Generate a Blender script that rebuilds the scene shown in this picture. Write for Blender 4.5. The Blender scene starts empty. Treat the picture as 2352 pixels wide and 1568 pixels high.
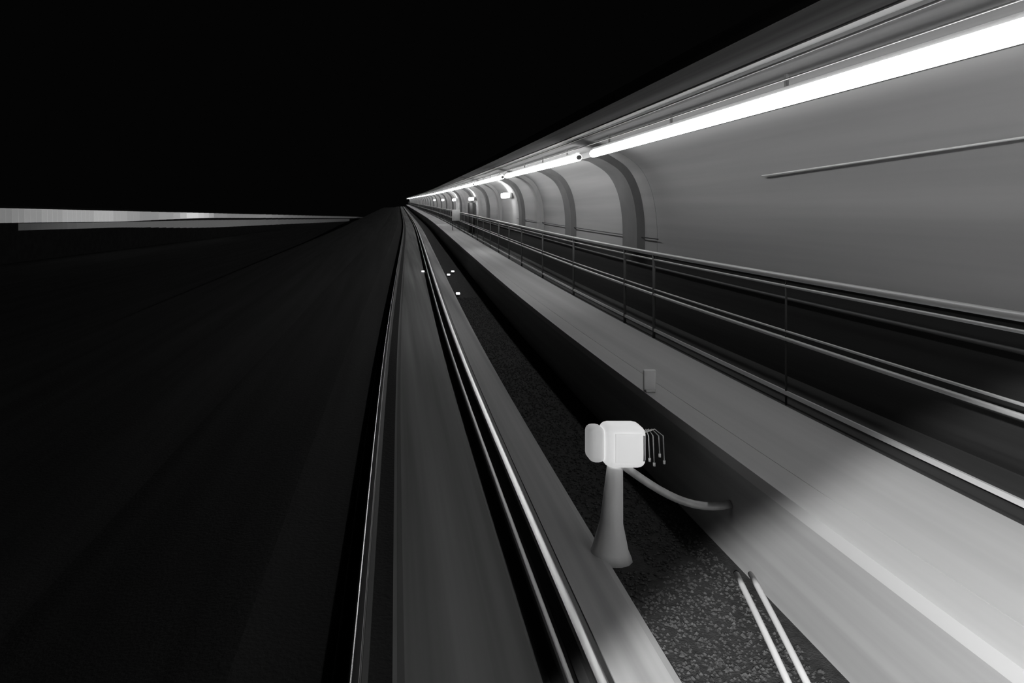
import bpy, math, random
from mathutils import Vector, Matrix
random.seed(7)
C = bpy.context.scene.collection
scene = bpy.context.scene

# ------------------------------------------------------------------ camera, world, lights, exposure
CAM_H = 2.85                                   # eye height above the rail heads
cd = bpy.data.cameras.new('camera'); cam = bpy.data.objects.new('camera', cd); C.objects.link(cam)
cam.location = (0, 0, CAM_H); cam.rotation_euler = (math.radians(90), 0, 0)
cd.sensor_width = 36.0; cd.lens = 1700 / 2352 * 36.0
cd.shift_x = (1176 - 905) / 2352; cd.shift_y = -(784 - 488) / 2352
cd.clip_end = 2000
scene.camera = cam

w = bpy.data.worlds.new('night'); scene.world = w; w.use_nodes = True
bg = w.node_tree.nodes['Background']
bg.inputs['Color'].default_value = (1, 1, 1, 1); bg.inputs['Strength'].default_value = 0.0012

sl = bpy.data.lights.new('added_side_spot', 'SPOT'); so = bpy.data.objects.new('added_side_spot', sl); C.objects.link(so)  # added spot; its pool of light stands in for a window reflection
so.location = (-1.08, -2.79, CAM_H + 0.79)
so.rotation_euler = Vector((0.63, 0.18, -0.76)).to_track_quat('-Z', 'Y').to_euler()
sl.energy = 7000; sl.spot_size = math.radians(101); sl.spot_blend = 0.08; sl.shadow_soft_size = 0.06

vs = scene.view_settings
vs.view_transform = 'Standard'; vs.look = 'None'; vs.gamma = 1.0; vs.exposure = 0.0
vs.use_curve_mapping = False
LAMP = 14.0                                    # radiance of the strip lights

# ------------------------------------------------------------------ the line's alignment (gentle curve and climb)
def softplus(t, k):
    return k * math.log1p(math.exp(min(t / k, 60))) if t / k < 60 else t
def path(y):
    dx = 0.020 * softplus(y - 13, 4) - 0.014 * softplus(y - 90, 12)
    dz = 0.0165 * softplus(y - 13, 4)
    return dx, dz
def at(x, y, z):
    dx, dz = path(y); return Vector((x + dx, y, z + dz))
def heading(y):
    a, b = at(0, y - .5, 0), at(0, y + .5, 0); d = b - a
    return d.to_track_quat('Y', 'Z').to_euler()
def ysamples(y0, y1):
    ys = [y0]; y = y0
    while y < y1 - 1e-6:
        step = 1.5 if y < 30 else (4 if y < 110 else 10)
        y = min(y + step, y1); ys.append(y)
    return ys
Y0, Y1 = -12.0, 402.0

# ------------------------------------------------------------------ materials
def mat(name, col, rough=.8, metal=0.0, var=0.0, scale=(1, 1, 1), bump=0.0, bscale=30, detail=4, spec=.5):
    m = bpy.data.materials.new(name); m.use_nodes = True
    nt = m.node_tree; b = nt.nodes['Principled BSDF']
    b.inputs['Roughness'].default_value = rough; b.inputs['Metallic'].default_value = metal
    b.inputs['Specular IOR Level'].default_value = spec
    b.inputs['Base Color'].default_value = (col, col, col, 1)
    tc = nt.nodes.new('ShaderNodeTexCoord')
    if var:
        mp = nt.nodes.new('ShaderNodeMapping'); mp.inputs['Scale'].default_value = scale
        nz = nt.nodes.new('ShaderNodeTexNoise'); nz.inputs['Scale'].default_value = 1.0; nz.inputs['Detail'].default_value = detail
        mr = nt.nodes.new('ShaderNodeMapRange')
        mr.inputs['From Min'].default_value = .3; mr.inputs['From Max'].default_value = .7
        mr.inputs['To Min'].default_value = col * (1 - var); mr.inputs['To Max'].default_value = min(.9, col * (1 + var))
        nt.links.new(tc.outputs['Object'], mp.inputs['Vector']); nt.links.new(mp.outputs['Vector'], nz.inputs['Vector'])
        nt.links.new(nz.outputs['Fac'], mr.inputs['Value']); nt.links.new(mr.outputs['Result'], b.inputs['Base Color'])
    if bump:
        n2 = nt.nodes.new('ShaderNodeTexNoise'); n2.inputs['Scale'].default_value = bscale; n2.inputs['Detail'].default_value = 3
        bp = nt.nodes.new('ShaderNodeBump'); bp.inputs['Strength'].default_value = bump; bp.inputs['Distance'].default_value = .02
        nt.links.new(tc.outputs['Object'], n2.inputs['Vector']); nt.links.new(n2.outputs['Fac'], bp.inputs['Height'])
        nt.links.new(bp.outputs['Normal'], b.inputs['Normal'])
    return m
def glow(name, strength, col=1.0):
    m = bpy.data.materials.new(name); m.use_nodes = True
    b = m.node_tree.nodes['Principled BSDF']
    b.inputs['Base Color'].default_value = (.8, .8, .8, 1)
    b.inputs['Emission Color'].default_value = (col, col, col, 1)
    b.inputs['Emission Strength'].default_value = strength
    return m
M = {
 'dirt':     mat('dark_ballast_ground', .018, .95, var=.6, scale=(2.2, .05, 1), bump=.5, bscale=25),
 'slab':     mat('track_slab_concrete', .27, .9, var=.35, scale=(3.2, .045, 1), spec=.2),
 'path':     mat('trackside_concrete', .40, .9, var=.25, scale=(4.0, .06, 1), spec=.2),
 'ballast':  mat('dark_trackside_ballast', .022, .95, var=.5, scale=(14, 14, 14), bump=.8, bscale=60),
 'stone':    mat('ballast_stone', .045, .9, var=.7, scale=(30, 30, 30)),
 'platform': mat('platform_concrete', .46, .85, var=.10, scale=(3.0, .05, 1), spec=.25),
 'face':     mat('platform_face_concrete', .34, .9, var=.2, scale=(1, .08, 4), spec=.2),
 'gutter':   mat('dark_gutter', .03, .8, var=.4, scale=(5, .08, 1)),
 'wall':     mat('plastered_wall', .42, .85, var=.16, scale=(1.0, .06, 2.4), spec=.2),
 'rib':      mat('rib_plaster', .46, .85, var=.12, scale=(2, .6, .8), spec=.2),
 'dado':     mat('dark_dado', .022, .7, var=.5, scale=(1, .05, 6), spec=.3),  # darker tone on the lower part of the wall
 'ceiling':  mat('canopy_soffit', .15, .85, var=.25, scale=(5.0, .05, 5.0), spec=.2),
 'steel':    mat('polished_rail_steel', .95, .34, 1.0),
 'soffit_o': mat('shaded_fascia', .045, .9, var=.5, scale=(8, .05, 8), spec=.1),  # light fading towards the canopy edge, put into a darker colour
 'steel_l':  mat('dull_rail_steel', .30, .42, 1.0, var=.3, scale=(60, .05, 1)),
 'steel_b':  mat('dull_running_band', .5, .22, 1.0, var=.3, scale=(60, .05, 1)),
 'box_glow_dim': glow('reflection_halo_glow', .22),
 'rib_dark': mat('shaded_rib_plaster', .18, .9, var=.2, scale=(2, .6, .8), spec=.2),  # shade bands along the wall put into the rib colour
 'postgrey': mat('grey_post_paint', .10, .6),
 'box_glow':  glow('reflection_glow', .48),  # glow of the added box that imitates a reflection
 'rust':     mat('rusty_rail_steel', .10, .6, .4, var=.4, scale=(6, .1, 6)),
 'guard':    mat('worn_guard_rail_steel', .45, .42, 1.0, var=.3, scale=(30, .1, 1)),
 'galv':     mat('galvanised_tube', .62, .45, .30, var=.2, scale=(6, .12, 6)),
 'dark':     mat('dark_painted_metal', .03, .5, .2),
 'pale':     mat('pale_painted_metal', .80, .5),
 'white':    mat('white_enamel', .82, .4, var=.06, scale=(6, 6, 6)),
 'cable':    mat('black_cable', .03, .6),
 'shed':     mat('dark_shed_cladding', .02, .9, var=.4, scale=(2, 2, 2)),
 'tube':     glow('strip_light_diffuser', LAMP),
 'tube_dim': glow('strip_light_diffuser_dim', LAMP * .52),  # near lamps turned down so the near walkway comes out darker
 'glint':    glow('small_glint_glow', 1.2),
}

# ------------------------------------------------------------------ helpers
def mesh(name, verts, faces, m, parent=None, smooth=False):
    me = bpy.data.meshes.new(name); me.from_pydata([tuple(v) for v in verts], [], faces); me.update()
    me.materials.append(M[m] if isinstance(m, str) else m)
    if smooth:
        for p in me.polygons: p.use_smooth = True
        if smooth == 'angle': me.set_sharp_from_angle(angle=math.radians(35))
    o = bpy.data.objects.new(name, me); C.objects.link(o)
    if parent: o.parent = parent
    return o
def empty(name, loc=(0, 0, 0), rot=(0, 0, 0)):
    o = bpy.data.objects.new(name, None); C.objects.link(o); o.location = loc; o.rotation_euler = rot
    o.empty_display_size = .2
    return o
def tag(o, label=None, cat=None, group=None, kind=None):
    for k, v in (('label', label), ('category', cat), ('group', group), ('kind', kind)):
        if v: o[k] = v
    return o
def copy_tree(o, parent=None):
    c = o.copy(); C.objects.link(c); c.parent = parent
    for ch in o.children: copy_tree(ch, c)
    return c
def sweep_data(prof, y0, y1, closed=True):
    """prof: list of (x, z) counter-clockwise seen from -Y; swept along the line."""
    ys = ysamples(y0, y1); n = len(prof); v = []; f = []
    for y in ys:
        for (x, z) in prof: v.append(at(x, y, z))
    for i in range(len(ys) - 1):
        for k in range(n if closed else n - 1):
            a = i * n + k; b = i * n + (k + 1) % n
            f.append((a, b, b + n, a + n))
    if closed:
        f.append(tuple(reversed(range(n)))); e = (len(ys) - 1) * n; f.append(tuple(range(e, e + n)))
    return v, f
def sweep(name, prof, m, y0=Y0, y1=Y1, parent=None, closed=True, smooth=False):
    v, f = sweep_data(prof, y0, y1, closed)
    o = mesh(name, v, f, m, parent, smooth)
    return o
def rect(x0, x1, z0, z1): return [(x0, z0), (x1, z0), (x1, z1), (x0, z1)]
def ring(x, z, r, n=10): return [(x + r * math.cos(2 * math.pi * k / n), z + r * math.sin(2 * math.pi * k / n)) for k in range(n)]
def box_data(x0, x1, y0, y1, z0, z1):
    v = [(x0, y0, z0), (x1, y0, z0), (x1, y1, z0), (x0, y1, z0), (x0, y0, z1), (x1, y0, z1), (x1, y1, z1), (x0, y1, z1)]
    f = [(0, 3, 2, 1), (4, 5, 6, 7), (0, 1, 5, 4), (1, 2, 6, 5), (2, 3, 7, 6), (3, 0, 4, 7)]
    return v, f
def box(name, b, m, parent=None, bevel=0.0, segs=2):
    v, f = box_data(*b); o = mesh(name, v, f, m, parent)
    if bevel:
        md = o.modifiers.new('bevel', 'BEVEL'); md.width = bevel; md.segments = segs
        for p in o.data.polygons: p.use_smooth = True
    return o
def tube_data(pts, r, n=10, radii=None):
    pts = [Vector(p) for p in pts]; v = []; f = []; up = Vector((0, 0, 1))
    for i, p in enumerate(pts):
        d = (pts[min(i + 1, len(pts) - 1)] - pts[max(i - 1, 0)]).normalized()
        s = d.cross(up) if abs(d.dot(up)) < .95 else d.cross(Vector((0, 1, 0)))
        s.normalize(); t = s.cross(d).normalized(); rr = radii[i] if radii else r
        for k in range(n):
            a = 2 * math.pi * k / n; v.append(p + s * rr * math.cos(a) + t * rr * math.sin(a))
    for i in range(len(pts) - 1):
        for k in range(n):
            a = i * n + k; b = i * n + (k + 1) % n; f.append((a, b, b + n, a + n))
    f.append(tuple(reversed(range(n)))); e = (len(pts) - 1) * n; f.append(tuple(range(e, e + n)))
    return v, f
def tube(name, pts, r, m, parent=None, n=10, radii=None):
    v, f = tube_data(pts, r, n, radii); return mesh(name, v, f, m, parent, True)

# ------------------------------------------------------------------ ground and track bed
GZ = -0.20
g = mesh('ground', [(-320, -40, GZ - .45), (-2.2, -40, GZ - .45), (-2.2, 600, GZ - .45), (-320, 600, GZ - .45)], [(0, 1, 2, 3)], 'dirt')
tag(g, 'black unlit open ground to the left of the track', 'ground', kind='structure')
sh = sweep('ballast_shoulder', [(-9.0, GZ - 3.0), (-.02, GZ - 3.0), (-.02, GZ), (-1.1, GZ), (-3.2, GZ - .42), (-9.0, GZ - .55)], 'dirt')
tag(sh, 'dark ballast shoulder left of the left rail', 'ground', kind='structure')
tb = sweep('track_bed', [(-.02, GZ - .4), (1.42, GZ - .4), (1.42, GZ), (.98, GZ), (.93, GZ + .015), (.06, GZ + .015), (.01, GZ), (-.02, GZ)], 'slab')
tag(tb, 'grey concrete slab between the two rails', 'track bed', kind='structure')
tp = sweep('trackside_path', [(1.42, GZ - .4), (1.86, GZ - .4), (1.86, GZ - .01), (1.80, GZ + .01), (1.42, GZ + .01)], 'path')
tag(tp, 'pale concrete strip beside the right rail', 'path', kind='structure')
bs = sweep('ballast_strip', [(1.86, GZ - .4), (2.98, GZ - .4), (2.98, GZ - .04), (1.86, GZ - .04)], 'ballast')
tag(bs, 'dark ballast strip between the pale path and the platform face', 'ground', kind='structure')
# loose stones on the strip: one uncountable mass
v = []; f = []
oct_f = [(0, 2, 4), (2, 1, 4), (1, 3, 4), (3, 0, 4), (2, 0, 5), (1, 2, 5), (3, 1, 5), (0, 3, 5)]
for i in range(12000):
    y = 3.6 + 21.5 * random.random() ** 2.0; x = random.uniform(1.80, 2.86); s = random.uniform(.008, .022)
    if abs(x - 1.95) < .26 and abs(y - 6.6) < .26: continue
    c = at(x, y, GZ - .04 + s * .35); b0 = len(v)
    rz = random.uniform(0, 6.28); ca, sa = math.cos(rz), math.sin(rz)
    for (px, py, pz) in ((1, 0, 0), (-1, 0, 0), (0, 1, 0), (0, -1, 0), (0, 0, 1), (0, 0, -1)):
        k = s * random.uniform(.6, 1.2); v.append((c.x + k * (px * ca - py * sa), c.y + k * (px * sa + py * ca), c.z + k * .8 * pz))
    f += [tuple(b0 + q for q in t) for t in oct_f]
tag(mesh('loose_ballast', v, f, 'stone'), 'small loose stones scattered on the dark strip by the platform', 'gravel', kind='stuff')

# ------------------------------------------------------------------ platform
PZ = CAM_H - 2.10; PE = 2.88; PB = 4.20
pf = empty('platform', (0, 0, 0)); tag(pf, 'long pale concrete platform running beside the track', 'platform', kind='structure')
sweep('platform_deck', [(PE + .30, PZ - .12), (PB, PZ - .12), (PB, PZ), (PE + .30, PZ)], 'platform', parent=pf)
# coping stones along the edge, each one its own piece
yy = -6.35; first = None
cop_w = .30
for i in range(60):
    ln = 2.36
    dx, dz = path(yy + ln / 2)
    if first is None:
        vv, ff = box_data(PE, PE + cop_w - .004, -ln / 2 + .0015, ln / 2 - .0015, -.10, 0)
        first = mesh('coping_stone', vv, ff, 'platform', pf); first['kind'] = 'structure'; o = first
    else:
        o = first.copy(); C.objects.link(o); o.parent = pf
    o.location = (dx, yy + ln / 2, PZ + dz); o.rotation_euler = heading(yy + ln / 2)
    yy += ln
sweep('coping_edge', [(PE, PZ - .10), (PE + cop_w, PZ - .10), (PE + cop_w, PZ), (PE, PZ)], 'platform', y0=yy, y1=Y1, parent=pf)
sweep('platform_face', [(PE + .10, GZ - .3), (PB, GZ - .3), (PB, PZ - .12), (PE + .30, PZ - .12), (PE + .30, PZ - .10), (PE + .10, PZ - .10)], 'face', parent=pf)
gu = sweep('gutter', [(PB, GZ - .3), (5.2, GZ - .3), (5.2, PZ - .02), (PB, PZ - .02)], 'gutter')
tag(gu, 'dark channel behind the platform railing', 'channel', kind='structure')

# ------------------------------------------------------------------ right wall, ribs, canopy
WP = [(5.02, PZ - .3), (5.02, CAM_H - .86), (4.98, CAM_H - .86), (4.97, CAM_H - .20), (4.86, CAM_H + .40), (4.62, CAM_H + .84), (4.22, CAM_H + 1.12)]
CP = [(4.22, CAM_H + 1.12), (3.75, CAM_H + 1.235), (3.30, CAM_H + 1.34), (2.80, CAM_H + 1.40)]
BAY = 11.8; RIB0 = 14.2
ribs = [RIB0 + BAY * k for k in range(-2, 33)]
wl = empty('wall_right'); tag(wl, 'curved pale wall behind the platform', 'wall', kind='structure')
def catmull(p, n=5):
    q = [p[0]] + list(p) + [p[-1]]; out = []
    for i in range(1, len(q) - 2):
        for k in range(n):
            t = k / n; r_ = []
            for c in (0, 1):
                a0, a1, a2, a3 = q[i - 1][c], q[i][c], q[i + 1][c], q[i + 2][c]
                r_.append(.5 * (2 * a1 + (a2 - a0) * t + (2 * a0 - 5 * a1 + 4 * a2 - a3) * t * t + (3 * a1 - a0 - 3 * a2 + a3) * t ** 3))
            out.append(tuple(r_))
    return out + [p[-1]]
prof_up = catmull(WP[2:])
def thick(prof, t):                                   # closed profile: inner line plus an outer offset
    out = [(x + t, z + t * .6) for (x, z) in reversed(prof)]
    return prof + out
for a, b in zip([Y0] + ribs, ribs + [Y1]):
    if b - a < .5: continue
    sweep('wall_panel', thick(prof_up, .25), 'wall', y0=a + .01, y1=b - .01, parent=wl, smooth='angle')
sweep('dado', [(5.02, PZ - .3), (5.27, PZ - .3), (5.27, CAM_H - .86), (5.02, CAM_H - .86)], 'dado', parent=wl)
# arched ribs
rp = catmull([(4.98, CAM_H - .86), (4.97, CAM_H - .20), (4.86, CAM_H + .40), (4.62, CAM_H + .84), (4.22, CAM_H + 1.12), (3.95, CAM_H + 1.19)])
def rib_mesh(half, proud):
    v = []; f = []; n = len(rp)
    for i, (x, z) in enumerate(rp):
        (ax, az), (bx, bz) = rp[max(i - 1, 0)], rp[min(i + 1, n - 1)]
        tx, tz = bx - ax, bz - az; l = math.hypot(tx, tz); nx, nz = -tz / l, tx / l
        for (yy_, p) in ((-half, -.03), (-half * .8, proud), (half * .8, proud), (half, -.03)):
            v.append((x + nx * p, yy_, z + nz * p))
    for i in range(n - 1):
        for k in range(3): a = i * 4 + k; f.append((a, a + 4, a + 5, a + 1))
        f.append((i * 4 + 3, i * 4 + 7, i * 4 + 4, i * 4))
    f.append((0, 1, 2, 3)); e = (n - 1) * 4; f.append((e + 3, e + 2, e + 1, e))
    return v, f
rms = {}
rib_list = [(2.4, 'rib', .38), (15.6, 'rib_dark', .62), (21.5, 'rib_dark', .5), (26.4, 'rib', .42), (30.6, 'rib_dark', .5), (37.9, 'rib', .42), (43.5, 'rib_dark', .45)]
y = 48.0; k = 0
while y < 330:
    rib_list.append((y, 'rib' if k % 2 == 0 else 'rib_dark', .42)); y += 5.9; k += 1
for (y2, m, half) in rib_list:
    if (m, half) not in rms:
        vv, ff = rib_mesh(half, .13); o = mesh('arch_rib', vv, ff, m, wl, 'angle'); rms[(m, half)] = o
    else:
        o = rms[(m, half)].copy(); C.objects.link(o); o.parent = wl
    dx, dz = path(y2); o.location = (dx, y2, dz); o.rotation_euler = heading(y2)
cn = empty('canopy'); tag(cn, 'curved canopy soffit above the strip lights', 'canopy', kind='structure')
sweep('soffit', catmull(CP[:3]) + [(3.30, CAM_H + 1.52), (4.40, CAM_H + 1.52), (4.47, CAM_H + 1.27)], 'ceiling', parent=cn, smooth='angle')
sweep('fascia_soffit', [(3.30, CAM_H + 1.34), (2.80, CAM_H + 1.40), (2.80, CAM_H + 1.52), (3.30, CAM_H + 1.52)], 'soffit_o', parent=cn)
sweep('edge_beam', [(3.235, CAM_H + 1.335), (3.29, CAM_H + 1.315), (3.29, CAM_H + 1.36), (3.235, CAM_H + 1.37)], 'galv', parent=cn)
sweep('edge_lip', rect(2.76, 2.80, CAM_H + 1.37, CAM_H + 1.52), 'soffit_o', parent=cn)

# ------------------------------------------------------------------ rails
def rail(x, label, head='steel', dz=0.0, guard=False):
    r = empty('guard_rail' if guard else 'rail', (0, 0, 0)); tag(r, label, 'rail')
    hw = .041 if not guard else .022
    crown = [(x + hw * c, dz - .0035 * c * c - .003 * c - (.006 if abs(c) == 1 else 0)) for c in (1, .8, .55, .3, 0, -.3, -.55, -.8, -1)]
    sweep('rail_head', [(x - hw, -.036 + dz), (x + hw, -.036 + dz)] + crown, head, parent=r, smooth='angle')
    sweep('rail_web', [(x - .009, GZ + .02), (x + .009, GZ + .02), (x + .009, -.036 + dz), (x - .009, -.036 + dz)], 'rust', parent=r)
    sweep('rail_foot', [(x - .072, GZ + .001), (x + .072, GZ + .001), (x + .07, GZ + .012), (x + .01, GZ + .03), (x - .01, GZ + .03), (x - .07, GZ + .012)], 'rust', parent=r)
    return r
rail(1.255, 'bright polished steel running rail nearest the platform')
lr = rail(-.25, 'thin dimly shining running rail on the dark left side', 'cable')
sweep('running_band', [(-.278, -.006), (-.262, -.006), (-.262, -.002), (-.276, .004)], 'steel_b', parent=lr); sweep('gauge_corner', [(-.228, -.012), (-.213, -.012), (-.213, -.008), (-.225, -.002)], 'steel_l', parent=lr)
rail(1.075, 'dull narrow guard rail just inside the bright right rail', 'guard', -.03, True)

# ------------------------------------------------------------------ railing on the platform
RX = 4.27
ra = empty('railing'); tag(ra, 'long metal handrail with posts along the back of the platform', 'railing')
ZT = CAM_H - .72; ZM = CAM_H - 1.40
sweep('top_rail', ring(RX, ZT, .034), 'galv', 2.0, Y1, ra, smooth=True)
sweep('top_rail', ring(RX, ZT - .10, .016, 8), 'galv', 2.0, Y1, ra, smooth=True)
sweep('mid_rail', ring(RX, ZM, .022), 'galv', 2.0, Y1, ra, smooth=True)
sweep('mid_rail', ring(RX, ZM + .085, .013, 8), 'galv', 2.0, Y1, ra, smooth=True)
sweep('toe_rail', rect(RX - .012, RX + .012, PZ + .09, PZ + .135), 'galv', 2.0, Y1, ra)
pm = None; pd = None
def post(y, m):
    global pm, pd
    key = pm if m != 'cable' else pd
    if key is None:
        vv, ff = tube_data([(RX, 0, PZ - .02), (RX, 0, ZT)], 0.026 if m != 'cable' else .012, 8)
        o = mesh('post', vv, ff, m, ra, True)
        if m != 'cable': pm = o
        else: pd = o
    else:
        o = key.copy(); C.objects.link(o); o.parent = ra
    dx, dz = path(y); o.location = (dx, y, dz)
for y in (3.9, 8.1): post(y, 'cable')
for y in (12.3, 13.9, 18.1, 22.2, 26.3, 29.6): post(y, 'postgrey')
y = 33.0
while y < 200: post(y, 'postgrey'); y += 3.4

# ------------------------------------------------------------------ strip lights under the canopy
LX, LZ, LL = 3.62, CAM_H + 1.045, BAY - 1.1
def strip(m):
    t = empty('strip_light')
    h = LL / 2
    n = 14; v = []; f = []                                    # rounded diffuser
    ys_ = [-h, -h + .03, h - .03, h]; rs = [.040, .070, .070, .040]
    for yy_, r in zip(ys_, rs):
        for k in range(n): v.append((r * math.cos(2 * math.pi * k / n), yy_, r * math.sin(2 * math.pi * k / n)))
    for i in range(3):
        for k in range(n): a = i * n + k; b = i * n + (k + 1) % n; f.append((a, a + n, b + n, b))
    f.append(tuple(range(n))); f.append(tuple(reversed(range(3 * n, 4 * n))))
    mesh('diffuser', v, f, m, t, True)
    vv, ff = box_data(-.035, .035, -h + .1, h - .1, .066, .10); mesh('housing', vv, ff, 'pale', t)
    for yy_ in (-h, h):
        s = 1 if yy_ > 0 else -1
        vv, ff = tube_data([(0, yy_ - s * .01, 0), (0, yy_ + s * .05, 0)], .05, 12); mesh('end_cap', vv, ff, 'pale', t, True)
    for yy_ in (-h * .8, -h * .27, h * .27, h * .8):
        vv, ff = box_data(-.012, .012, yy_ - .02, yy_ + .02, .10, .235); mesh('bracket', vv, ff, 'galv', t)
    return t
dimp = None; brp = None
ords = ['second', 'third', 'fourth', 'fifth', 'sixth', 'seventh', 'eighth']
for k, y in enumerate(ribs[:-1]):
    yc = y + BAY / 2
    if k <= 1:
        o = strip('tube_dim') if dimp is None else copy_tree(dimp); dimp = dimp or o
    else:
        o = strip('tube') if brp is None else copy_tree(brp); brp = brp or o
    o.location = at(LX, yc, LZ); o.rotation_euler = heading(yc)
    if k == 0: lab = 'strip light behind the viewpoint under the canopy'
    elif k == 1: lab = 'longest bright white strip light, nearest, running out at the right edge'
    elif k - 2 < len(ords): lab = '%s white strip light from the right edge along the canopy' % ords[k - 2]
    else: lab = 'tiny distant white strip light where the canopy vanishes'
    tag(o, lab, 'lamp', 'strip lights under the canopy')

# ------------------------------------------------------------------ added wall lamps: imitate strip-light smears and brighten the far wall
for (y, z, lab) in ((33, .42, 'added lamp on the wall nearest the viewpoint'), (51, .30, 'second added lamp on the wall, beside the dark cabinet'),
                    (70, .25, 'third added lamp along the wall'), (91, .25, 'fourth added lamp along the wall'), (114, .25, 'farthest added lamp on the wall')):
    e = empty('added_wall_lamp', at(4.63, y, CAM_H + z)); tag(e, lab, 'lamp', 'added lamps on the wall')
    box('back_plate', (.06, .16, -.54, .54, -.10, .12), 'galv', e, .02, 2)
    box('diffuser', (-.20, .06, -.5, .5, -.10, .12), 'tube', e, .05, 3)

# ------------------------------------------------------------------ cables and conduits
def line(name, x, z, r, m, y0, y1, label, cat='cable'):
    o = sweep(name, ring(x, z, r, 8), m, y0, y1, smooth=True); tag(o, label, cat); return o
line('power_cable', 3.50, CAM_H + 1.185, .008, 'pale', 2.5, Y1, 'thin pale cable running just above the strip lights')
line('soffit_conduit', 3.33, CAM_H + 1.29, .011, 'galv', 2.5, Y1, 'slim pale conduit under the canopy edge beam', 'conduit')
tag(tube('wall_conduit', [at(4.765 + .03 * t, 4.6 + 5.1 * t, CAM_H + .585 - .13 * t) for t in [k / 8 for k in range(9)]], .011, 'white', None, 8), 'short thin pale conduit across the middle of the wall', 'conduit')
line('wall_cable', 4.93, CAM_H - .56, .010, 'cable', 14, 32, 'thin black cable on the wall just above the handrail')
line('dado_conduit', 4.99, CAM_H - 1.12, .022, 'rust', 2.5, 60, 'dull conduit along the dark wall behind the handrail', 'conduit')
line('ground_cable', -.40, GZ + .02, .012, 'rust', 2.0, 60, 'faint cable lying left of the left rail')

# ------------------------------------------------------------------ added glowing box on post, standing in for a window reflection
tb_ = empty('reflection_box', (2.02, 6.6, GZ)); tag(tb_, 'made-up white glowing box on a pale post, imitating a reflection', 'reflection box')
tube('post', [(-.09, 0, -.05), (-.09, 0, .05), (-.08, 0, .3), (-.05, 0, .78)], .05, 'pale', tb_, 14, [.20, .16, .10, .07])  # pale haze column of the reflection, shaped as a post
bx = box('housing', (-.17, .20, -.13, .15, .80, 1.17), 'box_glow', tb_, .075, 4)
box('door', (-.09, .15, -.145, -.12, .86, 1.12), 'box_glow', bx, .012, 2)
box('halo_cover', (-.30, -.15, -.10, .12, .84, 1.15), 'box_glow_dim', bx, .06, 4)  # soft halo beside the box, put in as a dim glowing part
tube('hinge', [(.165, -.135, .88), (.165, -.135, 1.10)], .010, 'galv', bx, 8)
pts = [(.02 + .95 * t, -.02, .80 - .36 * math.sin(t * 1.9)) for t in [i / 12 for i in range(13)]]
tube('arc_tube', pts, .035, 'galv', tb_, 12)  # bright arc of the reflection, shaped as a tube
for q, (xx, ll) in enumerate(((.25, .20), (.29, .24), (.34, .16), (.38, .22))):
    wr = tube('wire', [(.19, .0, 1.08), (.19 + (xx - .19) * .6, 0, 1.12), (xx, 0, 1.06), (xx + .01, 0, 1.06 - ll)], .005, 'galv', tb_, 6)
    vv, ff = tube_data([(xx + .01, 0, 1.06 - ll), (xx + .01, 0, 1.03 - ll)], .011, 8); mesh('connector', vv, ff, 'white', wr, True)

mk = empty('bright_patch_plate', at(PE + .06, 8.6, PZ)); tag(mk, 'small pale plate added for a bright patch on the platform edge', 'marker')  # white plate added to imitate a bright patch on the edge
box('plate', (-.07, .08, -.02, .02, .02, .26), 'white', mk, .018, 2)
box('foot', (-.05, .06, -.05, .05, -.0, .025), 'galv', mk, .006, 1)

for i, (x0, x1, lab) in enumerate(((2.60, 3.02, 'left of two pale tubes drawing reflected lines across the dark strip'), (2.72, 3.14, 'right of two pale tubes drawing reflected lines across the dark strip'))):
    pts = [(x0 - .25 + (x1 - x0 + .1) * t, 4.0 + 2.2 * t, GZ + .02 + .02 * math.sin(t * 3)) for t in [k / 10 for k in range(11)]]
    pts = [p for p in pts if p[0] < PE + .12]
    tag(tube('reflection_line', pts, .024, 'pale', None, 10), lab, 'conduit')  # pale tubes added to imitate two lines of a reflection

# ------------------------------------------------------------------ small things further down the line
for (x, y, lab) in ((.90, 33.5, 'bright little glint block left of the right rail'),
                    (1.98, 32.0, 'brightest little glint block right of the right rail'),
                    (2.25, 33.5, 'small glint block nearest the platform, in a pair'),
                    (1.95, 25.5, 'lone little glint block nearer the viewpoint on the dark strip')):
    e = empty('glint_block', at(x, y, GZ - .03)); tag(e, lab, 'lamp')  # sparkles by the rails, put in as small glowing blocks
    box('base', (-.06, .06, -.08, .08, 0, .05), 'dark', e, .01, 1)
    box('lens', (-.07, .07, -.05, .05, .05, .12), 'glint', e, .02, 2)
sg = empty('notice_board', at(4.15, 57, PZ)); tag(sg, 'small white notice board by the far handrail', 'sign')
box('panel', (-.55, .05, -.03, .03, .75, 1.6), 'white', sg, .01, 1)
for xx in (-.5, .0): box('leg', (xx - .02, xx + .02, -.02, .02, -.02, .78), 'dark', sg)
cb = empty('equipment_cabinet', at(4.66, 52, PZ - .0)); tag(cb, 'tall dark equipment cabinet against the far wall', 'cabinet')
cbb = box('body', (-.2, .2, -.4, .4, 0, 2.15), 'dark', cb, .02, 1)
box('door', (-.215, -.19, -.34, .34, .1, 2.0), 'dark', cb, .005, 1); box('plinth', (-.21, .21, -.42, .42, -.02, .06), 'rust', cb)

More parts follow.
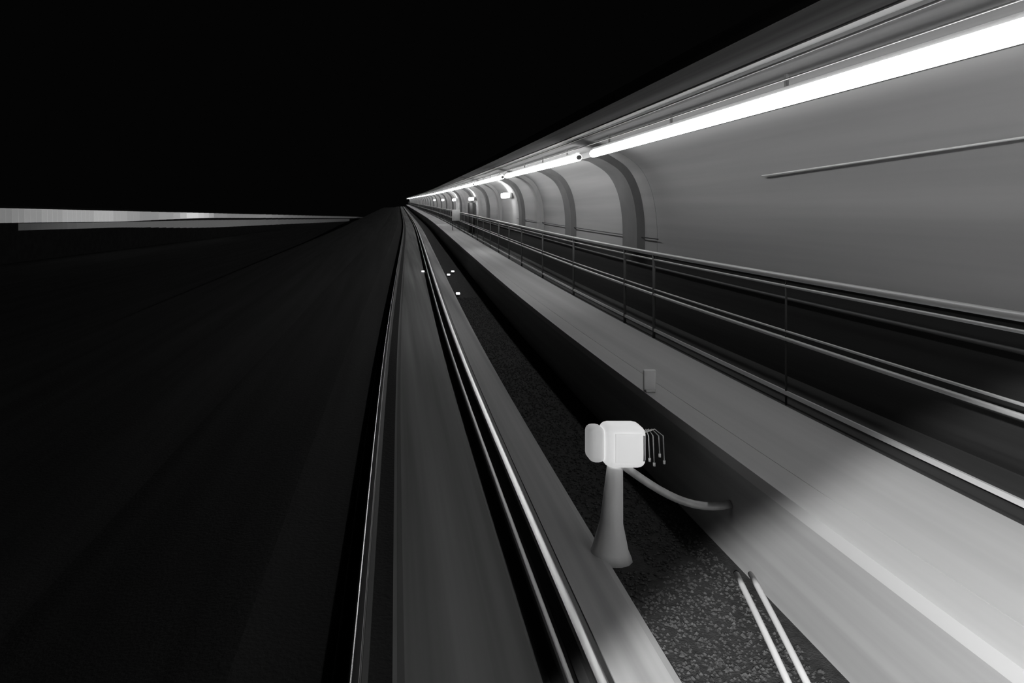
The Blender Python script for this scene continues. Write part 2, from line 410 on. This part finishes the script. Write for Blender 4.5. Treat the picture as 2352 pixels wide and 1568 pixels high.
# ------------------------------------------------------------------ long low lit building far to the left
bl = empty('long_building', (-26.6, 50, -.65)); tag(bl, 'long low dark building with a glowing ribbon of windows far left', 'building')
BX = lambda y: -26.6 + .032 * (y - 50)
BT = lambda y: CAM_H + .36 - .0078 * (y - 50)
def loc(p): return Vector(p) - Vector((-26.6, 50, -.65))
def bsec(name, z0, z1, m, y0, y1, off=0.0, dep=6.0):
    v = []
    for y in (y0, y1):
        for (x, z) in ((BX(y) + off, z0(y)), (BX(y) - dep, z0(y)), (BX(y) - dep, z1(y)), (BX(y) + off, z1(y))): v.append(loc((x, y, z)))
    f = [(0, 1, 2, 3), (7, 6, 5, 4), (0, 4, 5, 1), (1, 5, 6, 2), (2, 6, 7, 3), (3, 7, 4, 0)]
    return mesh(name, v, f, m, bl)
bsec('body', lambda y: -.75, BT, 'shed', 35, 420)
bsec('roof', BT, lambda y: BT(y) + .12, 'shed', 34.5, 420.5, .12)
def pane_level(px):
    tab = [(-200, .10), (0, .15), (120, .27), (240, .36), (330, .22), (390, .26), (430, .60), (462, .5), (490, .2), (540, .15), (600, .16), (660, .09), (740, .035), (860, .008)]
    for (a, va), (b, vb) in zip(tab, tab[1:]):
        if px <= b: return va + (vb - va) * max(0, (px - a) / (b - a))
    return .008
panes = {}
def pane_mat(vl):
    k = round(math.log(max(vl, .006)) * 6)
    if k not in panes: panes[k] = glow('window_and_wall_glow', math.exp(k / 6), .9)
    return panes[k]
def pane(name, y, wd, z0, z1, m):
    fr = [(BX(y), y), (BX(y + wd), y + wd)]; v = []
    for o_ in (.03, -.05):
        for (q, z) in ((0, z0), (1, z0), (1, z1), (0, z1)): v.append(loc((fr[q][0] + o_, fr[q][1], z)))
    mesh(name, v, [(0, 1, 2, 3), (7, 6, 5, 4), (0, 4, 5, 1), (1, 5, 6, 2), (2, 6, 7, 3), (3, 7, 4, 0)], m, bl)
y = 36.0
while y < 410:
    px = 905 + 1700 * BX(y) / y; lv = pane_level(px)
    wd = .8 if y < 75 else (2.4 if y < 130 else 6.0)
    zt = BT(y) - .06
    u = min(1, max(0, (px - 250) / 250)); u = u * u * (3 - 2 * u)
    sz = 1.0 - .36 * u; bt = 1.55 + .40 * u
    pane('window', y, wd, zt - sz, zt, pane_mat(lv))
    if 40 < px < 800:
        l2 = .055 * min(1, max(0, (px - 40) / 160)) * (1 if px < 560 else max(.1, 1 - (px - 560) / 240))  # faint light on the wall below the windows, put in as emission
        pane('lower_wall_glow', y, wd, zt - bt, zt - sz - .05 - .25 * u, pane_mat(l2))
    y += wd + .012
